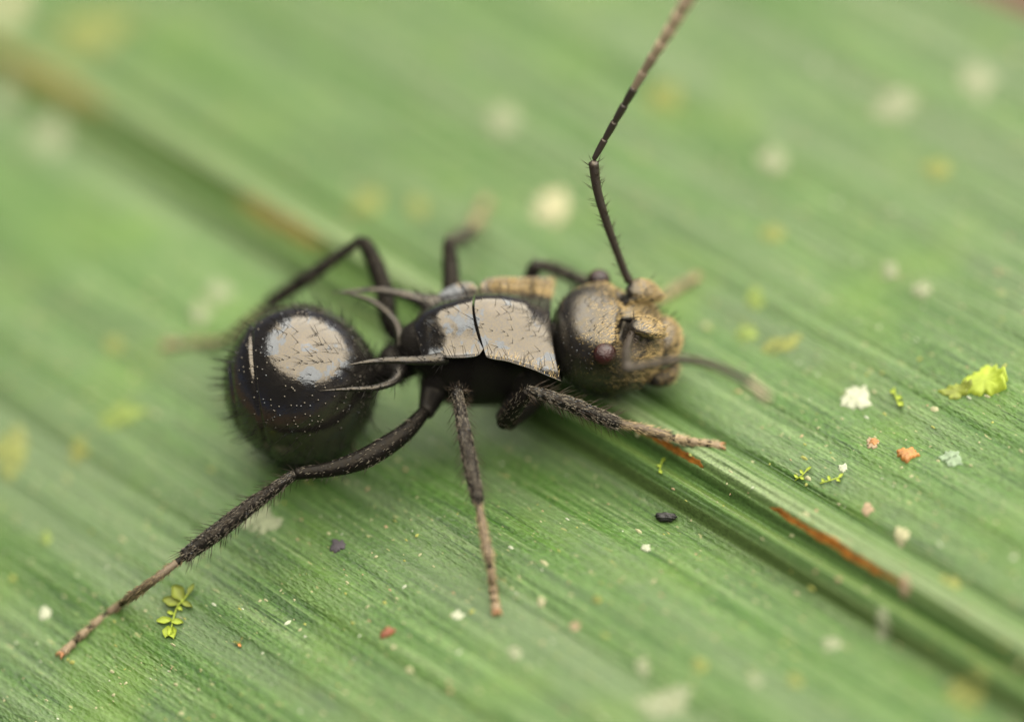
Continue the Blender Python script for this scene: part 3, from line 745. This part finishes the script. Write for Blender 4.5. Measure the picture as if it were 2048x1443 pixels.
M['lime'] = mat_plain('moss_bright', (0.2592, 0.3312, 0.0288), 0.6, var=0.25, scale=5, trans=0.4)
M['limecrust'] = mat_crust('crust_lime', (0.0936, 0.1332, 0.02016), 0.42)
M['faint'] = mat_crust('crust_faint', (0.1188, 0.1368, 0.0756), 0.5)
gF = 'blurred lichen spots on the head side blade'; gN = 'lichen spots on the gaster side blade'
r = 1 / PXMM
for px, py, a, b, m, h, lab, grp in [
    (1105, 413, 40, 40, 'cream', .05, 'bright cream lichen spot near the upright antenna', None),
    (1328, 197, 34, 40, 'yellow', .04, 'lime yellow lichen spot behind the tip half of the upright antenna', None),
    (1790, 212, 46, 38, 'faint', .03, 'wide whitish lichen patch on the head side blade', None),
    (1955, 160, 40, 45, 'faint', .02, 'faint whitish lichen spot near the outer margin of the leaf', gF),
    (1545, 322, 28, 36, 'faint', .03, 'beige lichen spot on the head side blade', None),
    (1780, 542, 17, 22, 'faint', .04, 'small whitish lichen spot beside a cream one on the head side blade', gF),
    (1843, 580, 19, 22, 'faint', .04, 'small cream lichen spot beside a whitish one on the head side blade', gF),
    (1005, 240, 32, 42, 'faint', .02, 'faint cream lichen spot on the head side blade beyond the bright cream one', gF),
    (1875, 338, 26, 30, 'yellow', .02, 'dull yellow lichen spot beside the wide whitish patch', gF),
    (1545, 468, 24, 24, 'yellow', .02, 'dull yellow lichen spot below the beige one on the head side blade', gF),
    (1510, 600, 20, 26, 'limecrust', .03, 'small lime lichen spot between the upright antenna and the blurred front foot', gF),
    (1492, 668, 24, 22, 'limecrust', .03, 'lime lichen smear ahead of the ant face', None),
    (1562, 690, 40, 20, 'yellow', .03, 'pale yellow elongated lichen patch ahead of the ant', None),
    (735, 405, 34, 34, 'yellow', .02, 'larger of two dull yellow lichen spots beside straw streak', gF),
    (835, 415, 22, 26, 'yellow', .02, 'smaller of two dull yellow lichen spots beside straw streak', gF),
    (190, 62, 105, 60, 'yellow', .015, 'large blurred yellow lichen blotch beside the midrib', None),
    (12, 5, 40, 60, 'cream', .03, 'large cream patch beside the broad brownish dead streak', None),
    (100, 272, 42, 46, 'faint', .02, 'cream lichen spot below the brown dead streak', None),
    (5, 190, 34, 46, 'faint', .02, 'cream lichen spot touching the brown dead streak', None),
    (400, 627, 21, 28, 'faint', .05, 'clearer of two pale lichen spots behind the gaster', gN),
    (438, 583, 24, 30, 'faint', .02, 'fainter of two pale lichen spots behind the gaster', gN),
    (228, 690, 18, 22, 'yellow', .02, 'small yellow lichen spot beyond the blurred hind foot', gN),
    (242, 832, 54, 24, 'limecrust', .03, 'long lime yellow lichen patch behind the gaster', None),
    (158, 902, 22, 26, 'yellow', .03, 'mustard lichen spot near the lime yellow patch', None),
    (22, 905, 36, 60, 'yellow', .02, 'large mustard lichen blotch beyond the mustard lichen spot', None),
    (92, 1077, 11, 18, 'limecrust', .03, 'tiny lime lichen dab near the hind tibia', None),
    (90, 1226, 12, 15, 'white', .03, 'small white crust spot near the hind foot', None),
    (522, 1042, 40, 30, 'faint', .03, 'white crusty patch under the outstretched hind tibia', None),
    (675, 1091, 15, 14, 'dark', .05, 'dark purplish speck between hind and middle legs', None),
    (1712, 797, 29, 29, 'white', .05, 'bright cream white flake on the head side blade beside the midrib', None),
    (1903, 918, 20, 22, 'grey', .03, 'grey green lichen rosette near the orange crumb', None),
    (1745, 886, 13, 13, 'pink', .03, 'small pinkish crust beside the orange crumb', None),
    (1686, 936, 9, 10, 'white', .03, 'tiny white crust on the head side blade beside the midrib', None),
    (1292, 1096, 9, 10, 'white', .05, 'tiny bright white crumb below the black pellet', None),
    (1664, 1286, 20, 18, 'faint', .02, 'cream oval lichen spot near the midrib on the gaster side blade', gN),
    (1590, 1358, 15, 18, 'yellow', .02, 'yellowish lichen spot next to the cream oval one on the gaster side blade', gN),
    (1510, 1360, 13, 15, 'faint', .02, 'cream lichen spot between two yellowish ones on the gaster side blade', gN),
    (1286, 1333, 14, 18, 'faint', .02, 'cream lichen spot beside the broad pale crust patch', gN),
    (1400, 1330, 14, 18, 'yellow', .02, 'yellowish lichen spot above the broad pale crust patch', gN),
    (1195, 1198, 9, 10, 'yellow', .03, 'tiny yellowish lichen spot below the white crumb', gN),
    (1083, 1203, 8, 9, 'cream', .03, 'tiny cream lichen spot between middle foot and pellet', gN),
    (1030, 1305, 13, 16, 'faint', .02, 'cream lichen spot just below the middle foot', gN),
    (1765, 1242, 15, 20, 'faint', .02, 'pinkish round spot on the valley beside the midrib', None),
    (1735, 1018, 12, 12, 'pink', .03, 'pinkish small crust on the head side blade near the long orange streak', None),
    (1803, 1070, 14, 18, 'cream', .03, 'cream lichen spot on the head side blade near the long orange streak', None),
    (1902, 1160, 20, 26, 'yellow', .02, 'dull yellow spot on the head side blade beyond the long orange streak', None),
    (1935, 1385, 45, 30, 'yellow', .015, 'blurred yellow blotch on the gaster side blade near the midrib', None),
    (1330, 1405, 60, 26, 'faint', .012, 'broad pale blurred crust patch on the gaster side blade', None),
    (1810, 1170, 10, 15, 'pink', .04, 'pinkish crumb at the end of the long orange streak', None),
    (915, 1230, 12, 10, 'white', .02, 'small whitish crust beside the middle foot', None),
    (1150, 1252, 9, 9, 'pink', .02, 'tiny pinkish crust between middle foot and pellet', None)]:
    flake('lichen_spot', px, py, a * r, b * r * 1.15, M[m], lab, 'lichen', grp, h)
flake('orange_crumb', 1815, 909, 22 * r, 17 * r, M['orange'], 'orange broken crumb on the head side blade near grey green lichen', 'crumb', h=0.09)
flake('orange_crumb', 1748, 884, 10 * r, 8 * r, M['orange'], 'small orange crumb next to the pinkish crust', 'crumb', h=0.05)
flake('rust_crumb', 775, 1265, 14 * r, 10 * r, M['rust'], 'rust red crumb on the gaster side blade between hind and middle feet', 'crumb', h=0.07)
flake('moss_flake', 1970, 765, 40 * r, 38 * r, M['lime'], 'bright lime curled moss flake on the head side blade', 'moss', h=0.10, curl=0.3)
flake('moss_flake', 1912, 785, 28 * r, 20 * r, M['lime_dark'], 'olive moss flake under the bright lime curled one', 'moss', h=0.06, curl=0.15)

# frass pellet
c = P_leaf(1331, 1033, 0.09); mb = MB(); lr = np.random.default_rng(3)
ax = RGT * 0.98 - UPV * 0.25; ax[2] = 0; ax /= np.linalg.norm(ax); a2 = np.array([-ax[1], ax[0], 0])
def pel(d, p):
    n = 1 + 0.09 * np.sin(7 * d[:, 0] + 3 * d[:, 1]) + 0.07 * np.sin(11 * d[:, 1] + 5 * d[:, 2]) + lr.normal(0, 0.025, len(d))
    k = (np.abs(d) ** 2.15).sum(1) ** (-1 / 2.15); return p * (n * k)[:, None]
blob(mb, (0, 0, 0), (0.20, 0.088, 0.088), 0, 40, 30, pel, np.array([ax, a2, AZ]))
o = mb.build('frass_pellet', M['frass']); o.location = [float(x) for x in c]
tag(o, 'tiny black rough pellet lying on the gaster side blade below the front foot', 'pellet')

# moss sprigs
def sprig(px_pts, leaves, name, label, mat, lmat2, stem_r=0.016):
    base = P_leaf(*px_pts[0]); root = tag(empty(name, base), label, 'moss')
    pts = [P_leaf(a, b, h) - base for a, b, h in [(*q, 0.03 + 0.02 * math.sin(i)) for i, q in enumerate(px_pts)]]
    mb = MB(); P = spline(pts, 6); tube(mb, P, stem_r, 8); mb.build('stem', mat, root)
    for (ax_, ay_, bx, by, w, up, dk) in leaves:          # from base pixel to tip pixel
        a = P_leaf(ax_, ay_, 0.035) - base; b = P_leaf(bx, by, 0.035 + up) - base; d = b - a; L = np.linalg.norm(d); d /= L
        s = np.cross(AZ, d); s /= np.linalg.norm(s); nn = np.cross(d, s); V = []; n, m = 9, 7
        for lay in (0, 1):
            for i in range(n):
                f = i / (n - 1); ww = w * max(0.05, math.sin(math.pi * min(1, f * 0.93 + 0.05)) ** 0.6)
                for k in range(m):
                    x = k / (m - 1) * 2 - 1
                    V.append(a + d * (L * f) + s * (ww * x * (1 + 0.12 * math.sin(9 * f + 4 * x))) + nn * (0.05 * x * x * w / 0.1 - 0.05 * f * f * (w / .12)) - nn * 0.008 * lay)
        F = [(i * m + k, i * m + k + 1, (i + 1) * m + k + 1, (i + 1) * m + k) for i in range(n - 1) for k in range(m - 1)]
        N = n * m; F2 = [tuple(N + x for x in reversed(q)) for q in F]
        rim = [i * m for i in range(n)] + [(n - 1) * m + k for k in range(1, m)] + [i * m + m - 1 for i in range(n - 2, -1, -1)] + list(range(m - 2, 0, -1))
        E = [(p_, N + p_, N + q_, q_) for p_, q_ in zip(rim, rim[1:] + rim[:1])]
        mb = MB(); mb.add(V, F + F2 + E); mb.build('moss_leaf', lmat2 if dk else mat, root)
    return root
sprig([(384, 1172), (372, 1192), (355, 1212), (347, 1235), (342, 1258)],
      [(342, 1254, 330, 1272, .10, .03, 0), (342, 1254, 347, 1274, .09, .02, 0), (343, 1241, 313, 1240, .085, .02, 0), (343, 1243, 366, 1243, .07, .02, 0),
       (349, 1228, 334, 1222, .04, .02, 0), (357, 1210, 325, 1196, .11, .10, 1), (364, 1200, 347, 1168, .13, .16, 1), (362, 1203, 384, 1212, .06, .05, 1), (355, 1213, 364, 1219, .04, .02, 0), (376, 1188, 388, 1166, .05, .10, 1)],
      'moss_sprig', 'bright lime moss sprig with paired round leaves beside hind tarsus', M['lime'], M['lime_dark'])
sprig([(472, 1288), (480, 1282), (486, 1272)], [(478, 1284, 462, 1282, .025, .03, 0), (481, 1281, 488, 1268, .03, .08, 0), (476, 1286, 482, 1292, .03, .01, 1)],
      'moss_sprig', 'tiny yellow olive moss scrap below the lime sprig', M['yellow'], M['orange'], 0.012)
sprig([(1590, 960), (1604, 950), (1618, 935)], [(1596, 956, 1588, 948, .03, .03, 0), (1606, 948, 1600, 938, .03, .03, 0), (1612, 942, 1622, 932, .03, .03, 0), (1600, 953, 1608, 958, .03, .02, 0)],
      'moss_sprig', 'small lime moss sprig on the head side blade beside the midrib', M['lime'], M['lime_dark'], 0.012)
sprig([(1640, 966), (1660, 960), (1682, 953)], [(1648, 964, 1644, 956, .03, .03, 0), (1660, 960, 1656, 950, .03, .03, 0), (1672, 956, 1680, 962, .03, .02, 0), (1678, 954, 1686, 946, .03, .02, 0)],
      'moss_sprig', 'small lime moss sprig nearer the tiny white crust', M['lime'], M['lime_dark'], 0.012)
sprig([(1788, 775), (1792, 795), (1800, 812)], [(1790, 785, 1780, 782, .05, .03, 0), (1792, 795, 1804, 795, .05, .03, 0), (1797, 806, 1806, 810, .06, .03, 0)],
      'moss_sprig', 'small yellow green moss tuft beside the bright white flake', M['lime'], M['lime_dark'], 0.015)
sprig([(1325, 918), (1321, 932), (1318, 944)], [(1324, 922, 1330, 916, .03, .03, 0), (1321, 932, 1314, 930, .03, .03, 0), (1319, 940, 1324, 946, .03, .02, 0)],
      'moss_sprig', 'tiny lime moss sprig at the midrib under the front foot', M['lime'], M['lime_dark'], 0.012)

# countless dust specks on the leaf
lr = np.random.default_rng(21); mb = MB()
def speck(s, t, r0, mat):
    c = leaf_at(s, t, 0.0); n = 6; ph = lr.uniform(0, 6.28); el = lr.uniform(0.6, 1.8); V = []
    for q, h in ((1.0, -0.004), (0.6, r0 * 0.45)):
        for i in range(n):
            a = 2 * math.pi * i / n + ph; k = r0 * q * lr.uniform(0.7, 1.3)
            V.append(c + LT * (k * math.cos(a) * el) + LS * (k * math.sin(a) / el) + np.array([0, 0, h]))
    V.append(c + np.array([0, 0, r0 * 0.55]))
    F = [(i, (i + 1) % n, n + (i + 1) % n, n + i) for i in range(n)] + [(n + i, n + (i + 1) % n, 2 * n) for i in range(n)]
    mb.add(V, F, mat)
for i in range(5000):
    s = lr.uniform(-12.5, 12); t = lr.uniform(-3, 33)
    if lr.random() < 0.35: s = _vs[lr.integers(0, len(_vs))] + lr.normal(0, 0.03)
    if not -12.5 < s < 14: continue
    speck(s, t, float(np.clip(lr.lognormal(-3.65, 0.42), 0.010, 0.08)), int(lr.choice([0, 0, 0, 0, 1, 1, 2, 4])))
tag(mb.build('dust', [M['dust_cream'], M['dust_yellow'], M['dust_white'], M['orange'], M['dust_pink']]), 'fine pale dust specks scattered over the whole leaf', 'dust', kind='stuff')
